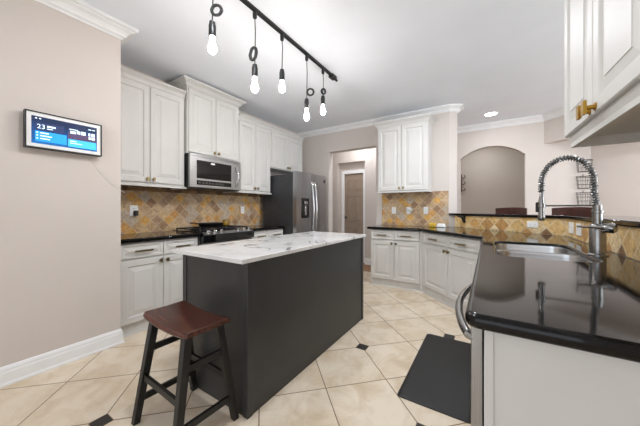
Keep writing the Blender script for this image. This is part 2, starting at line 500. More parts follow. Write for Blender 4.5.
st('wall_alcove', B(-1.6, 1.6, 7.5, 7.6, 0, CZ), 'wall_far')
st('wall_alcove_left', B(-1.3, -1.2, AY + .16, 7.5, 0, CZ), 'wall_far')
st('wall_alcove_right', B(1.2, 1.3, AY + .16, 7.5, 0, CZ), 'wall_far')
st('wall_dining', prism(bmesh.new(), [(1.385, 5.9), (4.4, 2.885), (4.5, 2.985), (1.385, 6.1)], 0, CZ), 'wall')
st('wall_dining_soffit', prism(bmesh.new(), [(.805, 5.9), (2.9, 3.805), (3.2, 4.085), (1.385, 5.9)], 2.315, CZ), 'wall')
st('wall_passage', B(-1.3, -.95, BY + .16, AY, 0, CZ), 'wall')

# crown moldings and baseboards
st('trim_2', sweep(bmesh.new(), [(-2.75, -3.4), (-2.75, 1.012), (-3.43, 1.012)], crown_prof(2.692, .108, .10), -1), 'trim')
st('trim_3', sweep(bmesh.new(), [(-3.43, BY), (-.52, BY), (-.42, BY + .06), (-.42, BY + .16), (-.9, BY + .16)], crown_prof(2.712, .088, .085), -1), 'trim')
st('trim_4', sweep(bmesh.new(), [(-.95, AY), (.805, AY), (2.9, 3.805)], crown_prof(2.70, .10, .09), -1), 'trim')
BASE = [(0, 0), (.022, 0), (.022, .012), (.016, .022), (.014, .085), (.010, .098), (.010, .108), (.004, .125), (0, .13)]
st('baseboard_left', sweep(bmesh.new(), [(-2.75, -3.4), (-2.75, 1.012), (-2.83, 1.012)], BASE, -1), 'trim')
st('baseboard_back', sweep(bmesh.new(), [(-1.71, BY + .16), (-1.71, BY), (-1.57, BY)], BASE, -1), 'trim')
st('baseboard_hall', sweep(bmesh.new(), [(-2.245, HY), (-1.4, HY)], BASE, -1), 'trim')

# raised bar wall, right wall, backsplashes
P0, P1 = (-.44, 4.555), (.672, 3.585)
dv = Vector((P1[0] - P0[0], P1[1] - P0[1])); dl = dv.length; dv /= dl; nv = Vector((-dv.y, dv.x))
RY = 1.93
BARZ = 1.09
def off(p, o): return (p[0] + nv.x * o, p[1] + nv.y * o)
def bar_poly(o0, o1, y0):
    # strip between offsets o0 and o1 (positive = away from the kitchen) of the polyline P0-P1-(P1.x, y0)
    def line(o):
        a = off(P0, o); k = (P1[0] + o - a[0]) / dv.x
        return [a, (P1[0] + o, a[1] + dv.y * k), (P1[0] + o, y0)]
    return line(o0) + line(o1)[::-1]
st('wall_bar', prism(bmesh.new(), bar_poly(.012, .13, RY), 0, BARZ), 'wall')
st('wall_right', B(.684, .84, -3.0, RY, 0, CZ), 'wall')
bp = bar_poly(-.02, .42, RY + .004)
o = obj('countertop', prism(bmesh.new(), [(-.56, 4.538)] + bp, BARZ + .001, BARZ + .034), 'granite', bevel=.008)
tag(o, 'narrow black granite bar top on the raised wall behind the sink', 'countertop')
ang = math.atan2(dv.y, dv.x)
def splash(name, length, z0, z1, loc, rz, mat, border=0.0):
    o = struct(obj(name, B(0, length, 0, .012, 0, z1 - z0 - border), mat, None, (loc[0], loc[1], z0), (0, 0, rz)))
    if border: obj('border_tile', B(0, length, -.001, .012, z1 - z0 - border, z1 - z0), 'splash_border', o)
    return o
splash('trim_5', 3.42 - 1.015, .915, 1.50, (-3.418, 1.015), R(90), 'splash', .1)
splash('trim_6', 1.07, .915, 1.475, (-1.595, BY - .012), 0, 'splash')
splash('trim_7', dl, .915, BARZ, P0, ang, 'splash_gold')
splash('trim_8', P1[1] - .85, .915, BARZ, P1, R(-90), 'splash_gold')
splash('trim_9', RY - .85, BARZ, 1.5, (P1[0], RY), R(-90), 'splash_gold')

# ------------------------------------------------------------------ left run
base_cabinet('white base cabinet with two drawers and two doors left of the range', (-2.84, 1.022), R(90), .783)
base_cabinet('white base cabinet between the range and the refrigerator', (-2.84, 2.60), R(90), .70)
G = 'black granite counters on the left wall'
tag(obj('countertop', B(-3.418, -2.79, 1.018, 1.806, .874, .914), 'granite', bevel=.01), 'short black granite counter left of the range', 'countertop', G)
tag(obj('countertop', B(-3.418, -2.79, 2.596, 3.30, .874, .914), 'granite', bevel=.01), 'short black granite counter between the range and the refrigerator', 'countertop', G)
wall_cabinet('tall white two-door wall cabinet left of the microwave', (-3.12, 1.022), R(90), .783, 1.465, 2.612, .30, ends=(False, False))
wall_cabinet('taller raised white wall cabinet above the microwave', (-3.08, 1.815), R(90), .785, 1.875, 2.765, .34, rail=0, crown=.09, cd=.85)
wall_cabinet('white two-door wall cabinet right of the microwave, beside the refrigerator', (-3.12, 2.612), R(90), .69, 1.465, 2.60, .30, ends=(False, False))
wall_cabinet('short white wall cabinet above the refrigerator', (-3.12, 3.304), R(90), .905, 1.89, 2.60, .30, rail=0, ends=(False, False))

# range
def make_range():
    r = empty('gas_range', 'stainless and black gas range between the left counters', 'stove', (-2.80, 1.812, 0), R(90))
    W = .778
    obj('body', B(0, W, .02, .60, .03, .90), 'steel', r)
    obj('cooktop', B(0, W, .0, .60, .902, .922), 'gloss', r, bevel=.004)
    # sloped knob panel
    obj('control_panel', bridge(bmesh.new(), [[(x, 0, .915), (x, -.055, .885), (x, -.055, .80), (x, .02, .80), (x, .02, .915)] for x in (0, W)]), 'gloss', r, bevel=.003)
    obj('panel_trim', bridge(bmesh.new(), [[(x, .002, .919), (x, -.05, .891), (x, -.05, .888), (x, .002, .916)] for x in (.02, W - .02)]), 'steel', r)
    for x in (.08, .17, .26, W - .26, W - .17, W - .08):
        obj('knob', L([(.024, 0), (.024, .008), (.019, .012), (.019, .034), (.016, .037), (0, .037)], 16), 'chrome', r, (x, -.024, .905), (R(28), 0, 0), smooth=True)
    d = obj('oven_door', B(.01, W - .01, -.03, .02, .26, .79), 'steel', r, bevel=.006)
    obj('window', B(.12, W - .12, -.034, -.03, .36, .66), 'gloss', d)
    obj('handle', T([(.05, -.03, .745), (.05, -.075, .75), (W - .05, -.075, .75), (W - .05, -.03, .745)], .012, 12), 'chrome', d, smooth=True)
    obj('drawer', B(.01, W - .01, -.02, .02, .05, .25), 'steel', r, bevel=.005)
    for i in range(2):
        g = bmesh.new(); x0 = .03 + i * .37; x1 = x0 + .345
        for y in (.06, .30, .55): box(g, x0, x1, y - .006, y + .006, .938, .95)
        for x in (x0, (x0 + x1) / 2, x1): box(g, x - .006, x + .006, .06, .55, .938, .951)
        for x in (x0, x1):
            for y in (.06, .55): box(g, x - .008, x + .008, y - .008, y + .008, .922, .94)
        obj('grate', g, 'iron', r)
        for y in (.18, .43):
            obj('burner', L([(.05, .922), (.05, .93), (.032, .931), (.032, .937), (0, .937)], 20, ((x0 + x1) / 2, y, 0)), 'iron', r, smooth=True)
    return r
make_range()
# microwave
def make_micro():
    r = empty('microwave', 'stainless over-the-range microwave with black glass window', 'microwave', (-3.06, 1.818, 1.447), R(90))
    W, H = .776, .425
    obj('body', B(0, W, 0, .36, 0, H), 'black', r, bevel=.004)
    d = obj('door', B(.002, W - .002, -.035, 0, .012, H - .03), 'steel_h', r, bevel=.004)
    obj('window', B(.09, W - .17, -.037, -.034, .125, H - .075), 'gloss', d)
    obj('control_panel', B(.09, W - .17, -.037, -.034, .045, .1), 'gloss', d)
    for i in range(8): obj('button', B(.11 + i * .048, .145 + i * .048, -.038, -.0365, .06, .085), 'slot', d)
    obj('badge', B(.285, .345, -.0385, -.0365, H - .11, H - .088), 'white', d)
    obj('handle', T([(W - .09 + .006 * math.sin(PI * t / 8), -.036 - .05 * math.sin(PI * t / 8), .05 + (H - .13) * t / 8) for t in range(9)], .011, 10), 'chrome', d, smooth=True)
    obj('vent_grille', B(.002, W - .002, -.03, 0, H - .028, H - .002), 'steel_h', r, bevel=.003)
    return r
make_micro()
# refrigerator
def make_fridge():
    W, H = .905, 1.80
    r = empty('refrigerator', 'dark stainless side-by-side refrigerator with water dispenser', 'refrigerator', (-2.66, 3.335, 0), R(90))
    obj('body', B(0, W, 0, .66, .02, H - .04), 'darkmetal', r, bevel=.006)
    xs = W * .47
    for k, (a, b) in enumerate(((.002, xs - .003), (xs + .003, W - .002))):
        bm = bmesh.new()
        N = 10; row = [(a + (b - a) * i / N, -.075 - .012 * math.sin(PI * i / N)) for i in range(N + 1)]
        prism(bm, [(a, -.005)] + row + [(b, -.005)], .08, H)
        d = obj('door', bm, 'fridge', r, smooth=True)
        hx = xs - .045 if k == 0 else xs + .045
        obj('handle', T([(hx, -.08, .62), (hx, -.115, .64)] + [(hx, -.125 - .034 * math.sin(PI * t / 10), .66 + .96 * t / 10) for t in range(11)] + [(hx, -.115, 1.64), (hx, -.08, 1.66)], .013, 10), 'chrome', d, smooth=True)
        if k == 0:
            p = obj('dispenser', B(.12, .33, -.092, -.07, 1.04, 1.37), 'gloss', d, bevel=.006)
            obj('paddle', B(.2, .25, -.105, -.09, 1.09, 1.25), 'chrome', p, bevel=.004)
            obj('spout', B(.18, .27, -.11, -.09, 1.27, 1.32), 'chrome', p, bevel=.004)
        else:
            obj('badge', B(b - .09, b - .05, -.086, -.076, H - .13, H - .07), 'black', d)
    for x in (.06, W - .06): obj('hinge', B(x - .03, x + .03, -.06, .05, H - .04, H - .015), 'darkmetal', r)
    obj('kick_grille', B(.01, W - .01, -.03, .0, .02, .075), 'black', r)
    return r
make_fridge()

# ------------------------------------------------------------------ back and right run
base_cabinet('white base cabinet under the back wall counter with two drawers', (-1.575, 3.95), 0, .755, depth=.585)
dd = .7071
base_cabinet('white corner base cabinet set diagonally beside the sink run', (-.82 + .02 * dd, 3.95 + .0), R(-45), 1.06, depth=.5, filler=.055)
struct(obj('trim_10', prism(bmesh.new(), [(-.822, 3.944), (-.803, 3.944), (-.70, 4.05), (-.822, 4.05)], 0, .873), 'cab'))
wall_cabinet('white two-door wall cabinet on the back wall above the outlets', (-1.565, 4.24), 0, .795, 1.475, 2.62, .306, crown=.09, cd=.7, rail=.02)
# sink base (faces the island) and dishwasher
r = empty('sink_cabinet', 'white sink base cabinet under the black granite counter', 'cabinet', (-.02, 3.16, 0), R(-90), 'white base cabinets')
WS = 3.16 - 1.475
obj('body', bridge(bmesh.new(), [[(0, 0, .1), (WS, 0, .1), (WS, .6, .1), (0, .6, .1)], [(0, 0, .60), (WS, 0, .60), (WS, .6, .60), (0, .6, .60)]]), 'cab', r)
obj('face_frame', B(0, WS, 0, .018, .60, .873), 'cab', r)
obj('toe_kick', B(0, WS, .03, .05, 0, .1), 'toe', r)
for i in range(4):
    x0, x1 = .03 + i * .405, .03 + i * .405 + .398
    d = obj('door', panel_bm(x0, x1, .115, .705), 'cab', r); obj('knob', knob_bm(x1 - .03 if i % 2 == 0 else x0 + .03, .668, -.02), 'bronze', d)
    obj('drawer_front', panel_bm(x0, x1, .722, .862, rail=.022, raised=True), 'cab', r)
dwr = empty('dishwasher', 'stainless dishwasher with bowed handle at the near end of the counter', 'dishwasher', (-.012, 1.47, 0), R(-90))
obj('tub', B(.005, .62, .002, .58, .08, .868), 'darkmetal', dwr)
d = obj('door', B(.005, .62, -.03, .0, .09, .868), 'steel', dwr, bevel=.004)
obj('handle', T([(.035, -.03, .83)] + [(.03 + .585 * t / 14, -.036 - .045 * math.sin(PI * t / 14) ** .8, .835) for t in range(15)] + [(.61, -.03, .83)], .0125, 12), 'nickel', d, smooth=True)
obj('kick_plate', B(.01, .62, .04, .05, 0, .08), 'black', dwr)
ep = empty('end_panel', 'plain white panel closing the near end of the sink counter', 'cabinet panel', (0, .83, 0))
obj('panel', B(-.010, .672, .006, .018, 0, .872), 'cab', ep)
obj('corner_stile', B(-.010, .012, .0, .006, 0, .872), 'cab', ep, bevel=.002)

def curve_top(name, outer, holes, z0, z1, r, mat):
    cu = bpy.data.curves.new(name, 'CURVE'); cu.dimensions = '2D'; cu.fill_mode = 'BOTH'
    cu.extrude = (z1 - z0) / 2 - r; cu.bevel_depth = r; cu.bevel_resolution = 3; cu.offset = -r
    for pts in [outer] + holes:
        sp = cu.splines.new('POLY'); sp.points.add(len(pts) - 1); sp.use_cyclic_u = True
        for p, q in zip(sp.points, pts): p.co = (q[0], q[1], 0, 1)
    o = bpy.data.objects.new('tmp', cu); COL.objects.link(o)
    dg = bpy.context.evaluated_depsgraph_get()
    me = bpy.data.meshes.new_from_object(o.evaluated_get(dg))
    COL.objects.unlink(o); bpy.data.objects.remove(o)
    me.name = name; me.materials.clear(); me.materials.append(M[mat])
    for p in me.polygons: p.use_smooth = True
    me.set_sharp_from_angle(angle=R(30))
    o = bpy.data.objects.new(name, me); COL.objects.link(o); o.location.z = (z0 + z1) / 2
    return o
def corner(p, a, b, r, n=6):
    p, a, b = Vector(p), Vector(a), Vector(b)
    u = (a - p).normalized(); v = (b - p).normalized()
    ph = u.angle(v) / 2; t = r / math.tan(ph); c = p + (u + v).normalized() * (r / math.sin(ph))
    s, e = p + u * t - c, p + v * t - c
    out = []
    for i in range(n + 1):
        k = i / n; d = (s * (1 - k) + e * k); out.append(tuple(c + d.normalized() * r))
    return out
NE = .795
outer = [(-1.615, BY - .013), (-1.615, 3.895), (-.835, 3.895), (-.055, 3.115)]
outer += corner((-.055, NE), (-.055, 3), (.6, NE), .035)
outer += [(.671, NE), (.671, P1[1] - .004), (P0[0] - .005, P0[1] - .018)]
SX0, SX1, SY0, SY1 = .045, .495, 1.90, 2.74
ct = curve_top('countertop', outer, [rrect(SX0, SX1, SY0, SY1, .09)], .874, .914, .016, 'granite')
tag(ct, 'long angled black granite counter holding the sink', 'countertop')
# sink
sk = empty('sink', 'stainless double-bowl undermount sink in the right counter', 'sink', (0, 0, .681))
def bowl(x0, x1, y0, y1):
    L_ = []
    for i, z, r in ((0, .213, .087), (.002, .213, .085), (.004, .2, .085), (.012, .04, .08), (.03, .012, .07), (.06, .004, .05)):
        L_.append([(p[0], p[1], z) for p in rrect(x0 + i, x1 - i, y0 + i, y1 - i, r)])
    return bridge(bmesh.new(), L_, True, False, True)
ym = 2.30
obj('bowl', bowl(SX0 + .002, SX1 - .002, SY0 + .002, ym - .012), 'basin', sk, smooth=True)
obj('bowl', bowl(SX0 + .002, SX1 - .002, ym + .012, SY1 - .002), 'basin', sk, smooth=True)
obj('divider', bridge(bmesh.new(), [[(SX0 + .004, ym - .013, .208), (SX1 - .004, ym - .013, .208), (SX1 - .004, ym + .013, .208), (SX0 + .004, ym + .013, .208)], [(SX0 + .004, ym - .010, .215), (SX1 - .004, ym - .010, .215), (SX1 - .004, ym + .010, .215), (SX0 + .004, ym + .010, .215)]]), 'basin', sk)
for y in (2.1, 2.52): obj('drain', L([(.045, .005), (.045, .008), (.036, .007), (.03, .0055), (0, .0055)], 20, (.27, y, 0)), 'chrome', sk, smooth=True)

# faucet
FX, FY = .548, 2.215
fc = empty('faucet', 'tall brushed steel spring pull-down faucet behind the sink', 'faucet', (FX, FY, .914))
obj('base', L([(.045, 0), (.045, .006), (.037, .012), (.037, .175), (.034, .182), (.024, .188), (.024, .25), (.028, .253), (.028, .268), (.022, .272), (.022, .30), (0, .30)], 28), 'nickel', fc, smooth=True)
# the arc of the hose, in the plane that runs over the bowl (-X)
AX = -.258
apex, low = .575, .44
OX = -.014
arc = [(-.004, 0, .30), (OX, 0, .36), (OX, 0, .42)]
for i in range(1, 20):
    a = PI * i / 20
    arc.append(((AX + OX) / 2 + (OX - AX) / 2 * math.cos(a), 0, .44 + .155 * math.sin(a)))
arc += [(AX, 0, .44), (AX, 0, .41), (AX, 0, .385)]
obj('hose', T(arc, .0105, 10), 'hose', fc, smooth=True)
def helix(path, r, pitch, wire):
    P = [Vector(p) for p in path]; S_ = [0]
    for a, b in zip(P, P[1:]): S_.append(S_[-1] + (b - a).length)
    tot = S_[-1]; n = int(tot / pitch * 12); pts = []
    j = 0
    for i in range(n + 1):
        s = tot * i / n
        while j < len(P) - 2 and S_[j + 1] < s: j += 1
        t = (s - S_[j]) / (S_[j + 1] - S_[j]); p = P[j].lerp(P[j + 1], t)
        d = (P[j + 1] - P[j]).normalized(); y = Vector((0, 1, 0)); u = d.cross(y)
        an = 2 * PI * s / pitch
        pts.append(p + (y * math.cos(an) + u * math.sin(an)) * r)
    return tube(bmesh.new(), pts, wire, 5)
obj('spring', helix(arc, .0165, .0150, .0032), 'nickel', fc, smooth=True)
obj('spray_head', L([(.016, .2), (.019, .205), (.02, .225), (.017, .24), (.017, .33), (.013, .345), (.012, .385), (.009, .39), (0, .39)], 20, (AX, 0, 0)), 'nickel', fc, smooth=True)
obj('spray_trigger', B(AX - .03, AX - .015, -.007, .007, .255, .32), 'black', fc, bevel=.003)
obj('docking_arm', T([(0, 0, .297), (AX, 0, .297)], .0055, 10), 'nickel', fc, smooth=True)
obj('dock_ring', L([(.018, .286), (.022, .288), (.022, .307), (.018, .309)], 20, (AX, 0, 0)), 'nickel', fc, smooth=True)
hd = obj('handle_hub', T([(.02, -.02, .165), (.055, -.045, .165), (.062, -.05, .165)], [.027, .029, .022], 18), 'nickel', fc, smooth=True)
obj('lever', T([(.03, -.035, .168), (-.03, -.06, .17), (-.105, -.075, .172)], [.008, .007, .006], 10), 'nickel', hd, smooth=True)

# right upper cabinet, close to the camera
wall_cabinet('large white wall cabinet with brass knobs at the upper right', (.367, 1.940), R(-90 + 1.6), 1.29, 1.565, 2.79, .325, crown=0, railin=-.012, knob='brass', rail=.045, splits=3, ks=1.8, kz=.035)

# ------------------------------------------------------------------ island and stool
isl = empty('kitchen_island', 'charcoal kitchen island with white veined quartz top', 'kitchen island', (-1.47, 1.84, 0))
ix0, ix1, iy0, iy1 = -.322, .320, -.805, .815
obj('body', B(ix0, ix1, iy0, iy1, 0, .889), 'island', isl)
for (x, y) in ((ix0, iy0), (ix1, iy0), (ix0, iy1), (ix1, iy1)):
    sx, sy = (1 if x < 0 else -1), (1 if y < 0 else -1)
    obj('corner_post', B(min(x - .006 * sx, x + .035 * sx), max(x - .006 * sx, x + .035 * sx), min(y - .006 * sy, y + .035 * sy), max(y - .006 * sy, y + .035 * sy), 0, .889), 'island', isl, bevel=.002)
obj('island_top', B(-.362, .352, -.872, .838, .890, .916), 'quartz', isl, bevel=.003)

def make_stool():
    r = empty('bar_stool', 'backless saddle stool with brown wood seat and black legs by the island', 'stool', (-1.432, .838, 0), R(-2))
    H = .60; hx, hy = .235, .128
    loops = []
    N = 16
    def zt(u): return H - .018 + .018 * (u / hx) ** 2
    for i in range(N + 1):
        x = -hx + 2 * hx * i / N
        z = zt(x); e = .006 if i in (0, N) else 0
        loops.append([(x, -hy + e, z - .028), (x, -hy - .002 + e, z - .018), (x, -hy + .006 + e, z - .004), (x, -hy + .02, z), (x, 0, z - .003), (x, hy - .02, z), (x, hy - .006 - e, z - .004), (x, hy + .002 - e, z - .018), (x, hy - e, z - .028), (x, 0, z - .030)])
    obj('seat', bridge(bmesh.new(), loops), 'seat', r, bevel=.003)
    fx, fy, tx, ty = .213, .168, .172, .088
    def at(sx, sy, z):
        k = 1 - z / .555
        return (sx * (tx + (fx - tx) * k), sy * (ty + (fy - ty) * k))
    for sx in (-1, 1):
        for sy in (-1, 1):
            lp = []
            for z, s in ((0, .017), (.568, .021)):
                c = at(sx, sy, z); lp.append([(c[0] - s, c[1] - s, z), (c[0] + s, c[1] - s, z), (c[0] + s, c[1] + s, z), (c[0] - s, c[1] + s, z)])
            obj('leg', bridge(bmesh.new(), lp), 'legs', r, bevel=.003)
    def rail(a, b, z):
        p, q = at(*a, z), at(*b, z)
        bm = bmesh.new()
        if a[0] == b[0]: box(bm, p[0] - .009, p[0] + .009, p[1], q[1], z - .017, z + .017)
        else: box(bm, p[0], q[0], p[1] - .009, p[1] + .009, z - .017, z + .017)
        obj('stretcher', bm, 'legs', r, bevel=.002)
    for sx in (-1, 1):
        rail((sx, -1), (sx, 1), .40); rail((sx, -1), (sx, 1), .13)
    for sy in (-1, 1): rail((-1, sy), (1, sy), .25)
    return r
make_stool()

mt = bmesh.new()
bridge(mt, [[(p[0], p[1], z) for p in rrect(-.492 + i, -.075 - i, 1.672 + i, 2.66 - i, .02, 4)] for i, z in ((0, 0), (0, .006), (.018, .016), (.03, .016))])
tag(obj('floor_mat', mt, 'mat', rot=(0, 0, 0)), 'black rubber floor mat on the tiles in front of the sink', 'mat')

# ------------------------------------------------------------------ track light and pendants
TX = -1.58
tr = empty('track_light', 'black ceiling track carrying five bare bulb pendants', 'track light', (TX, 0, CZ))
obj('rail', B(-.017, .017, .55, 2.80, -.022, 0), 'black', tr, bevel=.002)
obj('power_feed', B(-.03, .03, 2.70, 2.80, -.04, -.0), 'black', tr, bevel=.004)
obj('end_cap', T([(0, 2.80, -.02), (0, 2.85, -.025)], .014, 10), 'black', tr, smooth=True)
PEND = [ # y, socket top z, bulb bottom z, coil kind, label
    (1.11, 2.467, 2.243, 'ring', 'bulb pendant with coiled cord, nearest and leftmost on the track'),
    (1.496, 2.354, 2.125, 'side', 'bulb pendant second from the left, cord looped flat beside it'),
    (1.826, 2.462, 2.249, None, 'bulb pendant on a straight cord, middle of the track'),
    (2.212, 2.331, 2.103, 'ring', 'bulb pendant with a small round cord coil, fourth from the left'),
    (2.529, 2.477, 2.256, 'knot', 'bulb pendant with knotted cord, farthest along the track'),
]
for (y, zs, zb, kind, lab) in PEND:
    p = empty('pendant_light', lab, 'pendant light', (TX, y, zb), 0, 'bulb pendants on the ceiling track')
    top = CZ - .022 - zb
    obj('adapter', L([(0, -.055), (.015, -.055), (.017, -.05), (.017, -.002), (0, -.002)], 14, (0, 0, top)), 'black', p, smooth=True)
    hs = zs - zb
    obj('cord', T([(0, 0, top - .05), (.004, .002, top * .6 + hs * .4), (0, 0, hs - .002)], .0042, 8), 'cord', p, smooth=True)
    if kind:
        c = bmesh.new()
        rr, zc = {'ring': (.034, hs + .055), 'side': (.05, hs + .11), 'knot': (.03, hs + .045)}[kind]
        pts = []
        for i in range(49):
            a = 2 * PI * i / 16; q = .004 * math.sin(i * .9)
            if kind == 'ring': pts.append((.046 + rr * math.cos(a) * .84, rr * math.cos(a) * .5 + q, zc + rr * math.sin(a) + q * .5))
            elif kind == 'side': pts.append((-.018 + .022 * math.cos(a) + q, .012 * math.cos(a) + q, zc - .022 + rr * math.sin(a) + .3 * rr * math.cos(a)))
            else: pts.append((.006 + .012 * math.cos(a) + q, .02 * math.cos(a), zc + rr * math.sin(a)))
        tube(c, pts, .0085, 8)
        obj('cord_coil', c, 'cord', p, smooth=True)
    obj('socket', L([(0, 0), (.022, 0), (.024, .008), (.024, .075), (.02, .086), (.019, .1), (.012, .105), (0, .107)], 18, (0, 0, hs - .107)), 'black', p, smooth=True)
    b = hs - .103
    obj('bulb', L([(0, .0), (.011, .002), (.022, .012), (.0285, .028), (.029, .036), (.025, .055), (.018, .075), (.0145, b - .004), (.0145, b)], 18), 'bulb', p, smooth=True)

cl = empty('recessed_light', 'lit round recessed ceiling light in front of the arched wall', 'ceiling light', (.035, 5.31, CZ))
obj('trim_ring', lathe(bmesh.new(), [(.088, -.001), (.088, -.006), (.105, -.005), (.108, -.0005), (.088, -.001)], 28, cap=False), 'trim', cl, smooth=True)
obj('lens', L([(0, -.004), (.087, -.004), (.087, -.001), (0, -.001)], 28), 'canlight', cl)

# ------------------------------------------------------------------ smart display, outlets, small things
sd = empty('smart_display', 'black-framed smart display with blue screen on the left wall', 'display', (-2.698, .642, 1.752), R(90))
SW, SH = .43, .258
fr = bmesh.new()
bridge(fr, [[(-a, y, -b), (a, y, -b), (a, y, b), (-a, y, b)] for a, b, y in ((SW / 2, SH / 2, .035), (SW / 2, SH / 2, -.012), (SW / 2 - .008, SH / 2 - .008, -.012), (SW / 2 - .008, SH / 2 - .008, -.004))])
obj('frame', fr, 'black', sd)
obj('mat_border', B(-SW / 2 + .008, SW / 2 - .008, -.006, -.002, -SH / 2 + .008, SH / 2 - .008), 'white', sd)
obj('wall_bracket', B(-.08, .08, .03, .053, -.06, .06), 'black', sd)
sw, sh = .365, .192
sc = obj('screen', B(-sw / 2, sw / 2, -.008, -.005, -sh / 2, sh / 2), 'screen', sd)
def ui(name, x, z, w_, h_, mat, y=-.0085):
    return obj(name, B(x, x + w_, y, y + .001, z, z + h_), mat, sc)
ui('tile', -.165, -.078, .165, .072, 'ui_blue'); ui('tile', -.165, .004, .15, .05, 'ui_dark')
ui('tile', .008, -.085, .17, .06, 'ui_cyan'); ui('tile', .008, -.028, .17, .05, 'ui_maroon')
for i, (x, z, w_, h_) in enumerate(((-.165, .078, .01, .007), (-.145, .078, .01, .007), (-.105, .028, .045, .012), (-.105, .014, .03, .006), (-.14, -.022, .045, .008), (-.14, -.042, .06, .007), (-.14, -.062, .05, .007), (-.158, -.022, .008, .008), (-.158, -.042, .008, .008), (-.158, -.062, .008, .008),
        (.015, .045, .05, .005), (.02, .016, .032, .02), (.058, .02, .02, .022), (.083, .018, .028, .026), (.128, .02, .012, .022), (.146, .018, .022, .024), (.02, -.045, .035, .006), (.02, -.06, .07, .005), (.128, .068, .018, .006), (.152, .068, .018, .006), (.13, -.008, .012, .02), (.148, -.008, .02, .02))):
    ui('text_line', x, z, w_, h_, 'ui_white', -.0092)
fc_ = bpy.data.curves.new('digits', 'FONT'); fc_.body = '23'; fc_.size = .044; fc_.extrude = .0004
tmp = bpy.data.objects.new('tmp', fc_); COL.objects.link(tmp)
me = bpy.data.meshes.new_from_object(tmp.evaluated_get(bpy.context.evaluated_depsgraph_get()))
COL.objects.unlink(tmp); bpy.data.objects.remove(tmp)
me.materials.clear(); me.materials.append(M['ui_white'])
dg_ = bpy.data.objects.new('digits', me); COL.objects.link(dg_); dg_.parent = sc; dg_.location = (-.157, -.0092, .012); dg_.rotation_euler = (R(90), 0, 0)
cdp = [(-2.744, .80, 1.63), (-2.745, .81, 1.58), (-2.746, .86, 1.50), (-2.746, .93, 1.42), (-2.746, 1.0, 1.36), (-2.746, 1.043, 1.335)]
tag(obj('power_cord', T(cdp, .002, 6), 'whitecord', smooth=True), 'thin white cord running down the wall from the smart display', 'cord')

def outlet(label, loc, rz, w_=.072, h_=.116, kind='outlet', gangs=1):
    r = empty('wall_outlet', label, 'outlet', loc, rz, 'white wall outlets')
    obj('plate', B(-w_ / 2, w_ / 2, -.006, 0, -h_ / 2, h_ / 2), 'white', r, bevel=.002)
    horiz = w_ > h_
    for k in (-1, 1):
        cx, cz = (k * .026, 0) if horiz else (0, k * .024)
        s = obj('socket', B(cx - .014, cx + .014, -.008, -.005, cz - .014, cz + .014), 'white', r, bevel=.002)
        sl = bmesh.new()
        for q in (-.005, .005): box(sl, cx + q - .0012, cx + q + .0012, -.0084, -.0075, cz - .002, cz + .007)
        obj('slot', sl, 'slot', s)
    return r
outlet('white outlet with a black plug, left of the range', (-3.419, 1.385, 1.17), R(90), .085, .125)
ap = obj('plug_adapter', B(-3.45, -3.39, 1.352, 1.388, 1.115, 1.165) if False else B(-.018, .018, -.045, 0, -.03, .03), 'black', loc=(-3.412, 1.395, 1.142), rot=(0, 0, R(90)), bevel=.004)
tag(ap, 'small black plug in the outlet left of the range', 'plug')
outlet('white outlet on the tiles right of the range', (-3.419, 2.965, 1.17), R(90))
outlet('leftmost of three white outlets on the back wall tiles', (-1.385, BY - .013, 1.165), 0)
outlet('middle of three white outlets on the back wall tiles, with a plug-in', (-1.135, BY - .013, 1.165), 0)
outlet('rightmost of three white outlets on the back wall tiles', (-.86, BY - .013, 1.165), 0)
tag(obj('night_light', bridge(bmesh.new(), [[(-.02 - i, -y, -.02 - i), (.045 + i, -y, -.02 - i), (.05 + i, -y, .018 + i), (-.02 - i, -y, .018 + i)] for i, y in ((0, 0), (.002, .01), (0, .035), (-.005, .04))]), 'white', loc=(-1.115, BY - .022, 1.178)), 'small white plug-in device in the middle back wall outlet', 'plug-in')
k = .775; p = off((P0[0] + dv.x * dl * k, P0[1] + dv.y * dl * k), -.001)
outlet('wide white outlet on the tan tiles under the angled bar', (p[0], p[1], 1.015), ang, .116, .072)
outlet('left of two white wall plates near the faucet', (P1[0] - .001, 3.42, 1.01), R(-90), .17, .105)
outlet('right of two white wall plates near the faucet', (P1[0] - .001, 3.17, 1.01), R(-90), .15, .105)

# bracket under the bar
kb = .13; p = (P0[0] + dv.x * dl * kb, P0[1] + dv.y * dl * kb)
bk = bmesh.new()
bridge(bk, [[(x, 0, -.10), (x, 0, 0), (x, -.12, 0), (x, -.12, -.012), (x, -.05, -.03), (x, -.02, -.1)] for x in (-.018, .018)])
tag(obj('bar_bracket', bk, 'iron', loc=(p[0] - nv.x * .001, p[1] - nv.y * .001, BARZ - .001), rot=(0, 0, ang), bevel=.003), 'small black bracket under the left end of the bar', 'bracket')
# covered dish and sponge in the back corner
dsh = empty('covered_dish', 'small white lidded dish on the counter in the back corner', 'dish', (-.60, 4.32, .915), R(-20))
dsh.scale = (.72, .72, .72)
obj('tray', bridge(bmesh.new(), [[(q[0], q[1], z) for q in rrect(-.1 + i, .1 - i, -.055 + i, .055 - i, .02, 4)] for i, z in ((.01, 0), (0, .008), (0, .014), (.006, .015))]), 'white', dsh, smooth=True)
obj('lid', bridge(bmesh.new(), [[(q[0], q[1], z) for q in rrect(-.082 + i, .082 - i, -.042 + i, .042 - i, .025, 4)] for i, z in ((0, .0155), (.002, .055), (.012, .072), (.03, .08))]), 'white', dsh, smooth=True)
tag(obj('sponge', bridge(bmesh.new(), [[(q[0], q[1], z) for q in rrect(-.05 + i, .05 - i, -.03 + i, .03 - i, .012, 4)] for i, z in ((.004, 0), (0, .005), (0, .055), (.006, .062))]), 'sponge', loc=(-.725, 4.33, .915), rot=(0, 0, R(10)), smooth=True), 'yellow sponge left of the small white dish on the back counter', 'sponge')
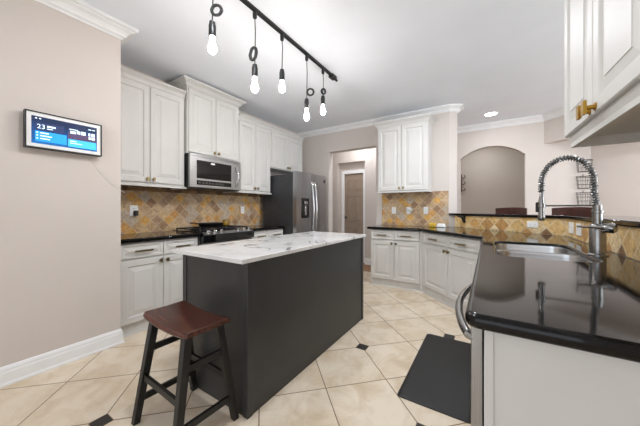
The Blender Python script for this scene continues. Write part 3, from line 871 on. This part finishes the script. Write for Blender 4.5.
# pan and jar on the range
pn = empty('griddle_pan', 'black pan sitting at the back of the range', 'pan', (-3.20, 2.225, .952), R(90))
obj('pan_bowl', L([(0, 0), (.13, 0), (.145, .008), (.165, .045), (.168, .046), (.16, .046), (.142, .012), (.12, .006), (0, .006)], 32), 'iron', pn, smooth=True)
obj('handle', T([(-.16, .02, .04), (-.21, .03, .052), (-.27, .045, .058)], [.011, .01, .011], 8), 'brownwood', pn, smooth=True)
jr = empty('oil_jar', 'small amber jar at the back of the range beside the pan', 'jar', (-3.30, 2.545, .952))
obj('glass', L([(0, 0), (.045, 0), (.048, .006), (.048, .06), (.04, .07), (0, .07)], 22), 'amber', jr, smooth=True)
obj('lid', L([(0, .071), (.041, .071), (.041, .083), (.038, .085), (0, .085)], 22), 'bronze', jr, smooth=True)

# bar chairs on the far side of the bar: only their backs show
def chair(label, x, y, rz):
    r = empty('bar_chair', label, 'chair', (x, y, 0), rz, 'wooden bar chairs behind the bar')
    W, ZT = .47, 1.215
    bk = []
    for i in range(13):
        u = -1 + i / 6; xx = u * W / 2; yy = .05 * (1 - u * u); zt = ZT - .012 * u * u
        bk.append([(xx, yy - .012, zt - .17), (xx, yy - .012, zt), (xx, yy + .012, zt), (xx, yy + .012, zt - .17)])
    obj('backrest', bridge(bmesh.new(), bk), 'brownwood', r, bevel=.005)
    for s in (-1, 1):
        obj('back_post', bridge(bmesh.new(), [[(s * a - .018, b - .018, z), (s * a + .018, b - .018, z), (s * a + .018, b + .018, z), (s * a - .018, b + .018, z)] for a, b, z in ((.2, .02, .0), (.19, -.04, .7), (.212, .008, 1.10))]), 'brownwood', r, bevel=.003)
        obj('leg', bridge(bmesh.new(), [[(s * a - .018, b - .018, z), (s * a + .018, b - .018, z), (s * a + .018, b + .018, z), (s * a - .018, b + .018, z)] for a, b, z in ((.2, -.44, .0), (.18, -.40, .7))]), 'brownwood', r, bevel=.003)
        obj('stretcher', B(s * .19 - .01, s * .19 + .01, -.40, -.01, .30, .33), 'brownwood', r)
    obj('seat', bridge(bmesh.new(), [[(q[0], q[1] - .22, z) for q in rrect(-.22 + i, .22 - i, -.21 + i, .21 - i, .05, 4)] for i, z in ((.01, .701), (0, .71), (0, .735), (.015, .745))]), 'brownwood', r, smooth=True)
    obj('foot_rail', B(-.19, .19, -.45, -.43, .22, .25), 'brownwood', r)
    return r
chair('dark wood bar chair back showing above the bar in front of the arch', .275, 4.83, ang)
chair('dark wood bar chair back showing above the bar behind the faucet', .86, 4.27, ang)

# wire baskets on the arch wall, beside the corner
for i, (z, lab) in enumerate(((1.79, 'topmost of three black wire wall baskets by the corner'), (1.52, 'middle one of three black wire wall baskets by the corner'), (1.255, 'lowest of three black wire wall baskets by the corner'))):
    r = empty('wire_basket', lab, 'basket', (1.295, AY - .002, z), 0, 'wire baskets on the wall')
    rim = [(-.09, -.012, .2), (.08, -.012, .2), (.08, -.13, .17), (-.09, -.13, .17)]
    bot = [(-.07, -.012, 0), (.065, -.012, 0), (.065, -.09, 0), (-.07, -.09, 0)]
    obj('rim', T(rim + rim[:1], .004, 6), 'wire', r); obj('base_frame', T(bot + bot[:1], .0035, 6), 'wire', r)
    g = bmesh.new()
    for k in range(4):
        for t in (0, .33, .67):
            a = Vector(rim[k]).lerp(Vector(rim[(k + 1) % 4]), t); b = Vector(bot[k]).lerp(Vector(bot[(k + 1) % 4]), t)
            tube(g, [a, b], .002, 5)
    for t in (.33, .66):
        q = [Vector(a).lerp(Vector(b), t) for a, b in zip(rim, bot)]; tube(g, q + q[:1], .002, 5)
    obj('wire_mesh', g, 'wire', r)
    obj('hanger', T([(-.005, -.008, .19), (-.005, -.008, .235)], .004, 6), 'wire', r)
# small decoration inside the arch
wd = bmesh.new()
for z in (1.58, 1.74, 1.90):
    tube(wd, [(0, 0, z), (.05, 0, z - .02), (.08, 0, z + .01), (.06, 0, z + .05)], .011, 8)
box(wd, -.01, .01, -.012, .012, 1.54, 1.97)
tag(obj('wall_hooks', wd, 'brownwood', loc=(-.565, 7.45, .08)), 'small dark wall hooks inside the arch at its left side', 'wall hooks')
